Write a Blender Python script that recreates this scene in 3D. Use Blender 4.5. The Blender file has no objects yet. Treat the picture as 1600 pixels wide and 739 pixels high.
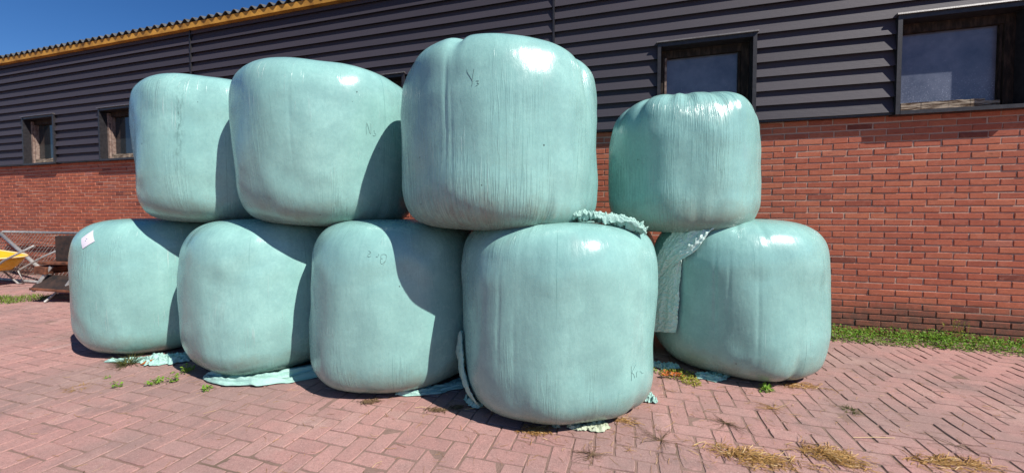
import bpy, math, random
from mathutils import Vector, Matrix, noise
from mathutils.bvhtree import BVHTree

C = bpy.context.scene.collection
SC = bpy.context.scene
R = math.radians
rnd = random.Random(7)

# ------------------------------------------------------------------ camera
cam_d = bpy.data.cameras.new('camera')
cam = bpy.data.objects.new('camera', cam_d)
C.objects.link(cam)
cam.location = (0, 0, 1.25)
cam.rotation_euler = (R(90 - 1.8), 0, 0)
cam_d.sensor_width = 36.0
cam_d.lens = 13.5
cam_d.shift_y = -0.011
cam_d.clip_start = 0.05
cam_d.clip_end = 3000
SC.camera = cam

# ------------------------------------------------------------------ world, sun, exposure
SUN = Vector((.528, -.453, .719)).normalized()
w = bpy.data.worlds.new('World')
SC.world = w
w.use_nodes = True
nt = w.node_tree
nt.nodes.clear()
sky = nt.nodes.new('ShaderNodeTexSky')
sky.sky_type = 'NISHITA'
sky.sun_disc = False
sky.sun_elevation = math.asin(SUN.z)
sky.sun_rotation = math.atan2(SUN.x, SUN.y)
sky.air_density = 1.0
sky.dust_density = 0.0
sky.altitude = 1500
sky.ozone_density = 3.2
bg = nt.nodes.new('ShaderNodeBackground')
bg.inputs['Strength'].default_value = 0.077
wo = nt.nodes.new('ShaderNodeOutputWorld')
hs = nt.nodes.new('ShaderNodeHueSaturation')
hs.inputs['Hue'].default_value = 0.508
hs.inputs['Saturation'].default_value = 1.28
nt.links.new(sky.outputs[0], hs.inputs['Color'])
nt.links.new(hs.outputs[0], bg.inputs[0])
nt.links.new(bg.outputs[0], wo.inputs[0])
sd = bpy.data.lights.new('sun', 'SUN')
sd.energy = 5.0
sd.angle = R(0.5)
sd.color = (1.0, .95, .88)
so = bpy.data.objects.new('sun', sd)
C.objects.link(so)
so.rotation_euler = SUN.to_track_quat('Z', 'Y').to_euler()
SC.view_settings.view_transform = 'Standard'
SC.view_settings.look = 'None'
SC.view_settings.gamma = 1
SC.view_settings.use_curve_mapping = False
SC.view_settings.exposure = 0.46

# ------------------------------------------------------------------ frames and helpers
AL = math.atan(600 / 2046)
DV = Vector((math.cos(AL), -math.sin(AL), 0))      # along the barn wall, to the right
NV = Vector((-math.sin(AL), -math.cos(AL), 0))     # out of the wall
P0 = Vector((4.76, 3.57, 0))


def W(s, z, n):
    """point of the barn: s metres leftward along the wall, z up, n outward"""
    p = P0 - DV * s + NV * n
    return (p.x, p.y, z)


class MB:
    def __init__(self):
        self.v = []; self.f = []; self.t = []; self.uv = []

    def add(self, vs, fs, tint=0.5):
        b = len(self.v)
        self.v += [tuple(p) for p in vs]
        for f in fs:
            self.f.append(tuple(i + b for i in f)); self.t.append(tint)

    def box8(self, p, tint=0.5):
        """p: 8 corners, bottom ring 0-3 and top ring 4-7"""
        self.add(p, [(0, 3, 2, 1), (4, 5, 6, 7), (0, 1, 5, 4), (1, 2, 6, 5), (2, 3, 7, 6), (3, 0, 4, 7)], tint)

    def wbox(self, s0, s1, z0, z1, n0, n1, tint=0.5, dn=0.0):
        """box in the barn's frame; dn pushes its lower edge outward"""
        self.box8([W(s0, z0, n0 + dn), W(s1, z0, n0 + dn), W(s1, z0, n1 + dn), W(s0, z0, n1 + dn),
                   W(s0, z1, n0), W(s1, z1, n0), W(s1, z1, n1), W(s0, z1, n1)], tint)

    def box(self, x0, x1, y0, y1, z0, z1, tint=0.5):
        self.box8([(x0, y0, z0), (x1, y0, z0), (x1, y1, z0), (x0, y1, z0),
                   (x0, y0, z1), (x1, y0, z1), (x1, y1, z1), (x0, y1, z1)], tint)

    def tube(self, pts, r, n=8, tint=0.5, caps=True):
        pts = [Vector(p) for p in pts]
        rr = r if isinstance(r, (list, tuple)) else [r] * len(pts)
        b = len(self.v)
        up = Vector((0, 0, 1))
        for i, p in enumerate(pts):
            d = (pts[min(i + 1, len(pts) - 1)] - pts[max(i - 1, 0)])
            if d.length < 1e-9: d = Vector((0, 0, 1))
            d.normalize()
            a = d.cross(up)
            if a.length < .05: a = d.cross(Vector((1, 0, 0)))
            a.normalize(); c = d.cross(a)
            for k in range(n):
                an = 2 * math.pi * k / n
                self.v.append(tuple(p + (a * math.cos(an) + c * math.sin(an)) * rr[i]))
        for i in range(len(pts) - 1):
            for k in range(n):
                self.f.append((b + i * n + k, b + i * n + (k + 1) % n, b + (i + 1) * n + (k + 1) % n, b + (i + 1) * n + k)); self.t.append(tint)
        if caps:
            self.f.append(tuple(b + k for k in range(n - 1, -1, -1))); self.t.append(tint)
            e = b + (len(pts) - 1) * n
            self.f.append(tuple(e + k for k in range(n))); self.t.append(tint)

    def build(self, name, mat, parent=None, smooth=False, bevel=0, uvs=None):
        me = bpy.data.meshes.new(name)
        me.from_pydata(self.v, [], self.f)
        me.update()
        at = me.attributes.new('tint', 'FLOAT', 'FACE')
        at.data.foreach_set('value', self.t)
        if uvs is not None:
            l = me.uv_layers.new(name='UVMap')
            for lp in me.loops:
                l.data[lp.index].uv = uvs[lp.vertex_index]
        if mat: me.materials.append(mat)
        if smooth:
            me.polygons.foreach_set('use_smooth', [True] * len(me.polygons))
        o = bpy.data.objects.new(name, me)
        C.objects.link(o)
        if parent:
            o.parent = parent
            o.matrix_parent_inverse = Matrix.Translation(parent.location).inverted()
        if bevel:
            m = o.modifiers.new('bevel', 'BEVEL'); m.width = bevel; m.segments = 2; m.limit_method = 'ANGLE'
        return o


def tag(o, label=None, cat=None, group=None, kind=None):
    if label: o['label'] = label
    if cat: o['category'] = cat
    if group: o['group'] = group
    if kind: o['kind'] = kind
    return o


def empty(name, loc, label, cat, group=None):
    o = bpy.data.objects.new(name, None)
    o.empty_display_size = .1
    o.location = loc
    C.objects.link(o)
    return tag(o, label, cat, group)


# ------------------------------------------------------------------ materials
class NT:
    def __init__(self, name):
        self.m = bpy.data.materials.new(name); self.m.use_nodes = True
        self.t = self.m.node_tree
        self.b = self.t.nodes['Principled BSDF']

    def n(self, kind, **kw):
        x = self.t.nodes.new('ShaderNode' + kind)
        for k, v in kw.items():
            if k.startswith('i_'):
                key = k[2:]
                key = int(key) if key.isdigit() else key.replace('_', ' ')
                x.inputs[key].default_value = v
            else: setattr(x, k, v)
        return x

    def l(self, a, b): self.t.links.new(a, b)

    def noise(self, vec, scale, detail=4, rough=.55, out=0):
        x = self.n('TexNoise', i_Scale=scale, i_Detail=detail, i_Roughness=rough)
        if vec: self.l(vec, x.inputs['Vector'])
        return x.outputs[out]

    def ramp(self, fac, stops, interp='LINEAR'):
        x = self.n('ValToRGB')
        x.color_ramp.interpolation = interp
        e = x.color_ramp.elements
        while len(e) < len(stops): e.new(.5)
        for i, (p, c) in enumerate(stops):
            e[i].position = p
            e[i].color = (c, c, c, 1) if isinstance(c, (int, float)) else (*c, 1)
        self.l(fac, x.inputs[0])
        return x.outputs[0]

    def mix(self, fac, a, b, mode='MIX'):
        x = self.n('Mix', data_type='RGBA', blend_type=mode)
        x.clamp_factor = True
        for si, v in ((0, fac), (6, a), (7, b)):
            sock = x.inputs[si]
            if isinstance(v, (int, float)): sock.default_value = v if si == 0 else (v, v, v, 1)
            elif isinstance(v, tuple): sock.default_value = (*v, 1)
            else: self.l(v, sock)
        return x.outputs[2]

    def math(self, op, a, b=0.0, c=0.0):
        x = self.n('Math', operation=op)
        for i, v in enumerate((a, b, c)):
            if isinstance(v, (int, float)): x.inputs[i].default_value = v
            else: self.l(v, x.inputs[i])
        return x.outputs[0]

    def mapping(self, vec, scale=(1, 1, 1), loc=(0, 0, 0), rot=(0, 0, 0)):
        x = self.n('Mapping')
        x.inputs['Scale'].default_value = scale
        x.inputs['Location'].default_value = loc
        x.inputs['Rotation'].default_value = rot
        self.l(vec, x.inputs[0])
        return x.outputs[0]

    def bump(self, h, dist, strength=1, prev=None):
        x = self.n('Bump'); x.inputs['Strength'].default_value = strength; x.inputs['Distance'].default_value = dist
        self.l(h, x.inputs['Height'])
        if prev: self.l(prev, x.inputs['Normal'])
        return x.outputs[0]

    def fin(self, col=None, rough=None, bump=None, **kw):
        b = self.b
        if col is not None:
            if isinstance(col, tuple): b.inputs['Base Color'].default_value = (*col, 1)
            else: self.l(col, b.inputs['Base Color'])
        if rough is not None:
            if isinstance(rough, (int, float)): b.inputs['Roughness'].default_value = rough
            else: self.l(rough, b.inputs['Roughness'])
        if bump: self.l(bump, b.inputs['Normal'])
        for k, v in kw.items():
            b.inputs[k.replace('_', ' ')].default_value = v
        return self.m


def obj_vec(N): return N.n('TexCoord').outputs['Object']
def geo_vec(N): return N.n('NewGeometry').outputs['Position']
def tint(N):
    a = N.n('Attribute'); a.attribute_name = 'tint'
    return a.outputs['Fac']


def wallmap(N):   # world position turned into wall frame: x along the wall, y depth, z up
    return N.mapping(geo_vec(N), rot=(0, 0, AL))


def m_brick():
    N = NT('red_brick'); p = wallmap(N); t = tint(N)
    base = N.ramp(t, [(0, (.15, .042, .028)), (.12, (.30, .078, .045)), (.5, (.42, .115, .062)), (.85, (.50, .165, .085)), (1, (.40, .16, .12))])
    f = N.noise(N.mapping(p, (30, 30, 70)), 1, 6, .7)
    base = N.mix(N.ramp(f, [(.3, .0), (.7, .55)]), base, (.22, .06, .04), 'MIX')
    pale = N.ramp(N.noise(p, 13, 6, .75), [(.5, 0.0), (.75, .42)])
    base = N.mix(pale, base, (.54, .22, .15))
    sep = N.n('SeparateXYZ'); N.l(p, sep.inputs[0])
    base = N.mix(N.ramp(N.noise(p, .9, 5, .7), [(.45, 0.0), (.7, .5)]), base, (.25, .085, .055))
    # damp grime band low on the wall with a ragged upper edge
    hz = N.math('ADD', sep.outputs[2], N.math('MULTIPLY', N.noise(p, 2.2, 5, .7), -.42))
    low = N.ramp(hz, [(.0, 1.0), (.16, 0.0)])
    low = N.mix(1.0, low, N.ramp(N.noise(p, 14, 5, .8), [(.25, .25), (.6, 1.0)]), 'MULTIPLY')
    base = N.mix(N.math('MULTIPLY', low, .78), base, (.075, .055, .042))
    crack = N.noise(N.mapping(p, (9, 9, 90)), 1, 5, .6)
    cr = N.ramp(crack, [(.28, 0.0), (.38, 1.0)])
    base = N.mix(N.math('SUBTRACT', 1.0, cr), base, (.09, .03, .02))
    h = N.mix(.5, cr, N.noise(p, 160, 5, .7))
    b = N.bump(h, .004, .8)
    return N.fin(base, .85, b, Specular_IOR_Level=.25)


def m_mortar():
    N = NT('mortar'); p = wallmap(N)
    c = N.mix(N.noise(p, 5, 5, .7), (.33, .20, .155), (.54, .38, .30))
    sep = N.n('SeparateXYZ'); N.l(p, sep.inputs[0])
    hz = N.math('ADD', sep.outputs[2], N.math('MULTIPLY', N.noise(p, 2.2, 5, .7), -.42))
    c = N.mix(N.ramp(hz, [(.0, .85), (.18, 0.0)]), c, (.05, .042, .035))
    b = N.bump(N.noise(p, 120, 4, .7), .006, .8)
    return N.fin(c, .95, b, Specular_IOR_Level=.1)


def m_cladding():
    N = NT('dark_board'); p = wallmap(N); t = tint(N)
    off = N.n('CombineXYZ'); N.l(N.math('MULTIPLY', t, 37.0), off.inputs[0]); N.l(N.math('MULTIPLY', t, 11.0), off.inputs[2])
    va = N.n('VectorMath', operation='ADD'); N.l(p, va.inputs[0]); N.l(off.outputs[0], va.inputs[1]); q = va.outputs[0]
    warp = N.noise(N.mapping(q, (.9, .9, 5)), 1, 2, .5)
    g = N.n('TexWave', wave_type='BANDS', bands_direction='Z')
    g.inputs['Scale'].default_value = 26; g.inputs['Distortion'].default_value = 9
    g.inputs['Detail'].default_value = 3; g.inputs['Detail Scale'].default_value = .35
    N.l(N.mapping(q, (.16, .16, 1)), g.inputs['Vector'])
    grain = N.noise(N.mapping(q, (3.5, 3.5, 220)), 1, 5, .65)
    c = N.mix(t, (.027, .0235, .031), (.043, .0375, .047))
    c = N.mix(N.math('MULTIPLY', grain, .5), c, (.068, .060, .074))
    c = N.mix(N.ramp(N.noise(p, 40, 5, .8), [(.66, 0.0), (.8, .35)]), c, (.13, .12, .12))
    h = N.mix(.45, grain, g.outputs['Fac'])
    b = N.bump(h, .0022, .7)
    return N.fin(c, .62, b, Specular_IOR_Level=.28)


def m_simple(name, c1, c2, scale=12, rough=.6, bumpd=.002, spec=.3, metal=0.0, stretch=(1, 1, 1), lo=.35, hi=.65, det=5):
    N = NT(name); p = N.mapping(geo_vec(N), stretch)
    n = N.noise(p, scale, det, .65)
    c = N.mix(N.ramp(n, [(lo, 0.0), (hi, 1.0)]), c1, c2)
    b = N.bump(N.noise(p, scale * 6, 4, .7), bumpd, .8)
    return N.fin(c, rough, b, Specular_IOR_Level=spec, Metallic=metal)


def m_film(name, wr, lo, stains=()):
    N = NT(name)
    uv = N.n('UVMap').outputs[0]
    oi = N.n('ObjectInfo')
    sep = N.n('SeparateXYZ'); N.l(uv, sep.inputs[0])
    cmb = N.n('CombineXYZ')
    N.l(N.math('ADD', sep.outputs[0], N.math('MULTIPLY', oi.outputs['Random'], 31.0)), cmb.inputs[0])
    N.l(sep.outputs[1], cmb.inputs[1])
    q = cmb.outputs[0]; q_x = N.math('ADD', sep.outputs[0], N.math('MULTIPLY', oi.outputs['Random'], 31.0))
    big = N.noise(q, 2.2, 4, .6)
    c = N.mix(N.ramp(big, [(.3, 0.0), (.7, 1.0)]), (.245, .465, .425), (.315, .555, .505))
    # overlapping film layers: soft vertical bands
    band = N.noise(N.mapping(q, (5.5, .25, 1)), 1, 3, .6)
    c = N.mix(N.ramp(band, [(.42, 0.0), (.58, .38)]), c, (.205, .405, .375))
    cl_ = N.noise(q, 6.5, 5, .65)
    c = N.mix(N.ramp(cl_, [(.38, .55), (.58, 0.0)]), c, (.20, .375, .355))
    # crop showing mottled through the film
    mot = N.noise(N.mapping(q, (55, 38, 1)), 1, 5, .75)
    c = N.mix(N.ramp(mot, [(.35, .40), (.66, 0.0)]), c, (.165, .345, .32))
    mot2 = N.noise(N.mapping(q, (240, 90, 1)), 1, 4, .7)
    c = N.mix(N.ramp(mot2, [(.6, 0.0), (.8, .35)]), c, (.44, .64, .60))
    # pale vertical scratch streaks, their specular glints painted into the film colour
    sc = N.noise(N.mapping(q, (110, 2.6, 1)), 1, 3, .6)
    scm = N.noise(N.mapping(q, (4, 1.6, 1), (3, 5, 0)), 1, 3, .6)
    sf = N.math('MULTIPLY', N.ramp(sc, [(.62, 0.0), (.68, 1.0)]), N.ramp(scm, [(.52, 0.0), (.64, 1.0)]))
    c = N.mix(N.math('MULTIPLY', sf, .5), c, (.62, .78, .74))
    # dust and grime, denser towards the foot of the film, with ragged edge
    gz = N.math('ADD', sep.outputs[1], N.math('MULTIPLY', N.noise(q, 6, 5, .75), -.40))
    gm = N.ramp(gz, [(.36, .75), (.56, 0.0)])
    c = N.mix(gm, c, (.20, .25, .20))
    st = N.math('MULTIPLY', N.ramp(N.noise(N.mapping(q, (3.2, 1.1, 1), (9, 2, 0)), 1, 4, .7), [(.6, 0.0), (.78, .42)]), 1.0)
    c = N.mix(st, c, (.25, .33, .31))
    # faint edges where one layer of film ends over the next
    ln = N.math('FRACT', N.math('ADD', N.math('MULTIPLY', q_x, 2.7), N.math('MULTIPLY', N.noise(N.mapping(q, (.3, 2, 1)), 1, 2, .5), .05)))
    lm = N.math('MULTIPLY', N.math('LESS_THAN', ln, .008), N.ramp(N.noise(N.mapping(q, (2.5, 1.2, 1), (6, 1, 0)), 1, 3, .6), [(.50, 0.0), (.56, .75)]))
    c = N.mix(lm, c, (.10, .24, .22))
    for (u0, v0, wu, wv, colr, am, sc_) in stains:
        du = N.math('ABSOLUTE', N.math('DIVIDE', N.math('SUBTRACT', sep.outputs[0], u0), wu))
        dv = N.math('ABSOLUTE', N.math('DIVIDE', N.math('SUBTRACT', sep.outputs[1], v0), wv))
        mk_ = N.math('MAXIMUM', N.math('SUBTRACT', 1.0, N.math('MAXIMUM', du, dv)), 0.0)
        nz = N.math('MULTIPLY', N.math('SUBTRACT', N.noise(N.mapping(uv, sc_), 1, 5, .75), .5), 5.0)
        f_ = N.math('MINIMUM', N.math('MAXIMUM', N.math('MULTIPLY', mk_, N.math('ADD', nz, .25)), 0.0), 1.0)
        c = N.mix(N.math('MULTIPLY', f_, am), c, colr)
    # black specks
    vo = N.n('TexVoronoi'); vo.inputs['Scale'].default_value = 9; N.l(N.mapping(q, (1, .9, 1)), vo.inputs['Vector'])
    sp = N.math('MULTIPLY', N.math('LESS_THAN', vo.outputs['Distance'], .045), N.math('GREATER_THAN', N.noise(q, 3.1, 2, .5), .56))
    c = N.mix(N.math('MULTIPLY', sp, .85), c, (.03, .04, .035))
    # wrinkles
    wv = N.noise(N.mapping(q, (46, 1.5, 1)), 1, 3, .55)
    rid = N.math('ABSOLUTE', N.math('SUBTRACT', wv, .5))
    rid = N.ramp(rid, [(0.0, 1.0), (.05, 0.0)])
    wm = N.ramp(N.noise(N.mapping(q, (1.9, .9, 1), (2, 7, 0)), 1, 3, .6), [(lo, 0.0), (lo + .14, 1.0)])
    wm = N.math('MULTIPLY', wm, wr)
    h1 = N.math('MULTIPLY', rid, wm)
    h2 = N.noise(N.mapping(q, (16, 5, 1)), 1, 4, .6)
    h3 = N.noise(N.mapping(q, (150, 110, 1)), 1, 3, .7)
    b = N.bump(h2, .006, .55)
    b = N.bump(h3, .0012, .45, b)
    b = N.bump(h1, .0028, .9, b)
    b = N.bump(sf, .002, .8, b)
    rg = N.ramp(N.noise(q, 9, 5, .7), [(.3, .19), (.7, .33)])
    return N.fin(c, rg, b, Specular_IOR_Level=.55)


def m_scrap(name, c1, c2):
    N = NT(name); p = geo_vec(N)
    c = N.mix(N.noise(p, 14, 5, .7), c1, c2)
    b = N.bump(N.noise(p, 75, 5, .75), .006, .9)
    m = N.fin(c, .38, b, Specular_IOR_Level=.5)
    return m


def m_paver():
    N = NT('red_paver'); p = N.mapping(geo_vec(N), rot=(0, 0, AL)); t = tint(N)
    base = N.ramp(t, [(0, (.37, .195, .172)), (.3, (.42, .225, .20)), (.6, (.455, .245, .215)), (.85, (.48, .27, .24)), (1, (.46, .285, .26))])
    base = N.mix(N.ramp(N.noise(p, .8, 5, .65), [(.44, 0.0), (.58, .8)]), base, (.29, .195, .175))
    base = N.mix(N.ramp(N.noise(p, 6, 6, .75), [(.40, 0.0), (.70, .5)]), base, (.29, .19, .17))
    base = N.mix(N.ramp(N.noise(p, 2.7, 6, .75), [(.54, 0.0), (.68, .6)]), base, (.17, .125, .115))
    base = N.mix(N.ramp(N.noise(N.mapping(p, (1, 1, 1), (4, 9, 0)), 1.6, 5, .7), [(.54, 0.0), (.72, .6)]), base, (.50, .345, .295))
    fine = N.noise(p, 230, 4, .8)
    base = N.mix(N.ramp(fine, [(.36, .6), (.52, 0.0)]), base, (.17, .10, .09))
    med = N.noise(p, 75, 5, .8)
    base = N.mix(N.ramp(med, [(.34, .55), (.50, 0.0)]), base, (.20, .12, .105))
    base = N.mix(N.ramp(med, [(.60, 0.0), (.72, .6)]), base, (.66, .47, .42))
    fine2 = N.noise(p, 190, 2, .6)
    base = N.mix(N.ramp(fine2, [(.66, 0.0), (.74, .75)]), base, (.66, .50, .47))
    b = N.bump(fine, .0025, .7)
    b = N.bump(N.noise(p, 45, 5, .7), .004, .6, b)
    return N.fin(base, .86, b, Specular_IOR_Level=.25)


def m_ground():
    N = NT('joint_sand'); p = N.mapping(geo_vec(N), rot=(0, 0, AL))
    n = N.noise(p, 7, 6, .75)
    c = N.mix(n, (.17, .105, .085), (.36, .24, .20))
    c = N.mix(N.ramp(N.noise(p, 1.3, 3, .6), [(.56, 0.0), (.72, .6)]), c, (.07, .075, .035))
    b = N.bump(N.noise(p, 90, 5, .8), .01, .8)
    return N.fin(c, .95, b, Specular_IOR_Level=.1)


def m_yard():
    N = NT('yard_surface'); p = N.mapping(geo_vec(N), rot=(0, 0, AL))
    br = N.n('TexBrick')
    br.inputs['Scale'].default_value = 1; br.inputs['Brick Width'].default_value = .212; br.inputs['Row Height'].default_value = .106
    br.inputs['Mortar Size'].default_value = .004
    br.inputs['Color1'].default_value = (.34, .19, .17, 1); br.inputs['Color2'].default_value = (.29, .17, .155, 1); br.inputs['Mortar'].default_value = (.10, .07, .06, 1)
    N.l(p, br.inputs['Vector'])
    c = N.mix(N.ramp(N.noise(p, .7, 5, .7), [(.4, 0.0), (.7, .6)]), br.outputs['Color'], (.24, .17, .15))
    return N.fin(c, .9, None, Specular_IOR_Level=.2)


def m_leaf(name, c1, c2, c3=None, trans=.0):
    N = NT(name); t = tint(N)
    c = N.ramp(t, [(0, c1), (.8, c2), (1, c3 or c2)])
    m = N.fin(c, .6, None, Specular_IOR_Level=.3)
    tr = N.n('BsdfTranslucent'); N.l(c, tr.inputs['Color'])
    mx = N.n('MixShader'); mx.inputs[0].default_value = .35
    out = [x for x in N.t.nodes if x.type == 'OUTPUT_MATERIAL'][0]
    N.l(N.b.outputs[0], mx.inputs[1]); N.l(tr.outputs[0], mx.inputs[2]); N.l(mx.outputs[0], out.inputs['Surface'])
    return m


def m_pane(name, dust, base):
    N = NT(name); p = wallmap(N)
    sep = N.n('SeparateXYZ'); N.l(p, sep.inputs[0])
    zz = N.n('MapRange'); N.l(sep.outputs[2], zz.inputs[0])
    zz.inputs[1].default_value = 2.3; zz.inputs[2].default_value = 3.0
    spk = N.noise(p, 70, 5, .8)
    a = N.math('MULTIPLY_ADD', zz.outputs[0], .16, .50)
    m = N.math('SUBTRACT', spk, a)
    m = N.math('MULTIPLY', m, 4.5)
    m2 = N.math('MAXIMUM', N.math('MINIMUM', m, 1.0), 0.0)
    film = N.math('MULTIPLY', N.noise(p, 4, 5, .7), .95)
    f = N.math('MULTIPLY', N.math('ADD', m2, film), dust)
    c = N.mix(f, base, (.30, .33, .42))
    r = N.math('MULTIPLY_ADD', f, .5, .04)
    return N.fin(c, r, None, Specular_IOR_Level=.5)


M = dict(
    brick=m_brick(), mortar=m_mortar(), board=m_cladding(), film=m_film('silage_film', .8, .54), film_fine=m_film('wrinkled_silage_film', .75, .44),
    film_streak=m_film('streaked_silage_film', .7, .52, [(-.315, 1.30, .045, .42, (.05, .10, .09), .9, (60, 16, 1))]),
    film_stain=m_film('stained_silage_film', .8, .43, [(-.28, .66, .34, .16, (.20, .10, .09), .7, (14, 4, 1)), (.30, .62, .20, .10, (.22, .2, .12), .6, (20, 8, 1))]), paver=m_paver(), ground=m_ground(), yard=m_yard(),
    trim=m_simple('dark_trim', (.013, .012, .014), (.028, .026, .029), 25, .45, .001, .4),
    capt=m_simple('grey_cap_trim', (.07, .062, .06), (.13, .12, .12), 25, .4, .001, .5),
    frame=m_simple('weathered_frame', (.016, .012, .010), (.075, .050, .036), 14, .8, .004, .2, stretch=(2, 2, .5), lo=.45, hi=.75),
    palef=m_simple('pale_stile_sunlit_jamb', (.12, .07, .055), (.30, .23, .19), 18, .7, .003, .3),
    sill=m_simple('weathered_wood', (.07, .042, .026), (.40, .33, .25), 22, .9, .006, .15, stretch=(.35, .35, 3), lo=.42, hi=.60),
    fascia=m_simple('ochre_fascia', (.26, .12, .022), (.62, .32, .055), 2.5, .7, .003, .25),
    roof=m_simple('fibre_cement', (.045, .05, .052), (.12, .12, .12), 10, .9, .004, .2),
    pane_clear=m_pane('dusty_glass', .6, (.022, .029, .050)),
    crinkle=m_scrap('crinkled_film', (.50, .68, .62), (.68, .82, .77)),
    pane_dark=m_pane('dusty_glass_dark_reflection', .10, (.008, .012, .010)),  # dark greenish reflection of the left windows put into the glass colour
    scrap=m_scrap('loose_film', (.27, .48, .42), (.38, .58, .51)),
    scrap_pale=m_scrap('bleached_film', (.36, .42, .30), (.50, .55, .40)),
    gate=m_simple('galvanised_steel', (.26, .25, .24), (.44, .43, .41), 20, .55, .001, .5, .3),
    wire=m_simple('dull_wire', (.10, .09, .08), (.22, .20, .18), 20, .6, .001, .4, .2),
    rust=m_simple('rusty_steel', (.055, .022, .013), (.20, .075, .04), 9, .85, .004, .3),
    darkst=m_simple('blackened_steel', (.012, .010, .010), (.05, .028, .020), 9, .7, .004, .4),
    yellow=m_simple('yellow_plastic', (.72, .36, .012), (.78, .42, .02), 6, .4, .0008, .5),
    cream=m_simple('cream_rim', (.70, .52, .22), (.80, .62, .32), 6, .45, .0008, .5),
    rubber=m_simple('rubber', (.02, .02, .02), (.04, .038, .035), 20, .8, .001, .3),
    sticker=m_simple('pink_white_sticker', (.62, .58, .66), (.72, .68, .76), 8, .5, .0003, .4),
    ink=m_simple('marker_ink', (.10, .19, .18), (.20, .33, .31), 60, .6, .0002, .3),
    straw=m_leaf('straw', (.30, .15, .04), (.58, .34, .11), (.72, .54, .28)),
    brownw=m_leaf('dry_weed', (.10, .06, .03), (.24, .15, .08), (.34, .24, .13)),
    leaf=m_leaf('weed_leaf', (.085, .19, .015), (.21, .38, .04), (.36, .42, .08)),
    grass=m_leaf('grass_blade', (.08, .15, .02), (.22, .31, .05), (.42, .40, .12)),
    ymoss=m_leaf('yellow_weed', (.14, .20, .02), (.36, .36, .05), (.50, .40, .08)),
    dgrass=m_leaf('dark_grass', (.03, .045, .01), (.11, .12, .03), (.24, .19, .07)),
    oleaf=m_leaf('orange_leaf', (.40, .09, .02), (.62, .20, .05), (.66, .28, .08)),
)

# ------------------------------------------------------------------ ground
g = MB()
g.add([(-900, -900, -.03), (900, -900, -.03), (900, 900, -.03), (-900, 900, -.03)], [(0, 1, 2, 3)])
tag(g.build('ground', M['yard']), kind='structure')
def gz(x, y):
    return .010 * noise.noise(Vector((x * .9, y * .9, 3.1)))


g = MB()      # sandy bed whose fill reaches almost to the top of the joints
na, nb_ = 260, 90
for a_ in range(na + 1):
    for b_ in range(nb_ + 1):
        x_, y_, _z = W(-5.5 + 24.5 * a_ / na, 0, -.012 + 7.6 * b_ / nb_)
        fill = .0034 * noise.noise(Vector((x_ * 2.3, y_ * 2.3, 8)))
        g.v.append((x_, y_, gz(x_, y_) - .0040 + fill))
for a_ in range(na):
    for b_ in range(nb_):
        i0 = a_ * (nb_ + 1) + b_
        g.f.append((i0, i0 + 1, i0 + nb_ + 2, i0 + nb_ + 1)); g.t.append(.5)
tag(g.build('joint_bed', M['ground']), kind='structure')


pv = MB()
CW = .106
pr = random.Random(3)
nA0, nA1 = int(-5.5 / CW), int(19 / CW)
for i in range(nA0, nA1):
    for j in range(0, int(7.6 / CW)):
        k = (-i + j) % 4          # i counts leftward, j outward
        # work in (a = -i to the right, c = -j away from the camera)
        a, c = -i, -j
        kk = (a - c) % 4
        if kk == 0: a0, a1, c0, c1 = a, a + 2, c, c + 1
        elif kk == 3: a0, a1, c0, c1 = a, a + 1, c, c + 2
        else: continue
        if c1 > -.05 / CW: continue
        cx, cy = (a0 + a1) / 2 * CW, (c0 + c1) / 2 * CW
        wp = P0 + DV * cx - NV * cy
        if wp.y > 0.6 and abs(wp.x) > wp.y * 1.55 + 1.6: continue
        hw, hh = (a1 - a0) * CW / 2 - .0016, (c1 - c0) * CW / 2 - .0016
        rot = pr.gauss(0, .008)
        jx, jy = pr.gauss(0, .0012), pr.gauss(0, .0012)
        zc = gz(wp.x, wp.y) + pr.gauss(0, .0012)
        tx, ty = pr.gauss(0, .008), pr.gauss(0, .008)
        ch = .0035
        nlx, nly = (4, 2) if kk == 0 else (2, 4)
        loop = [(-1 + 2 * q / nlx, -1) for q in range(nlx)] + [(1, -1 + 2 * q / nly) for q in range(nly)] + \
               [(1 - 2 * q / nlx, 1) for q in range(nlx)] + [(-1, 1 - 2 * q / nly) for q in range(nly)]
        nl = len(loop)
        jit = [(pr.uniform(0, .0032) + (.003 if abs(a_) == 1 and abs(b_) == 1 else 0) + (.006 if pr.random() < .03 else 0)) for a_, b_ in loop]
        vs = []
        for (ins, zz) in ((0, -.03), (.0006, -ch), (ch, 0)):
            for (sx, sy), jj in zip(loop, jit):
                lx, ly = sx * (hw - ins - jj), sy * (hh - ins - jj)
                z = zc + zz + lx * tx + ly * ty + (pr.gauss(0, .0004) if zz == 0 else 0)
                rx, ry = lx * math.cos(rot) - ly * math.sin(rot) + jx + cx, lx * math.sin(rot) + ly * math.cos(rot) + jy + cy
                q = P0 + DV * rx - NV * ry
                vs.append((q.x, q.y, z))
        fs = [tuple(range(2 * nl, 3 * nl))]
        for b in (0, nl):
            for k2 in range(nl):
                fs.append((b + k2, b + (k2 + 1) % nl, b + nl + (k2 + 1) % nl, b + nl + k2))
        pv.add(vs, fs, min(1, max(0, pr.gauss(.5, .17))))
tag(pv.build('paving', M['paver']), kind='structure')

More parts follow.
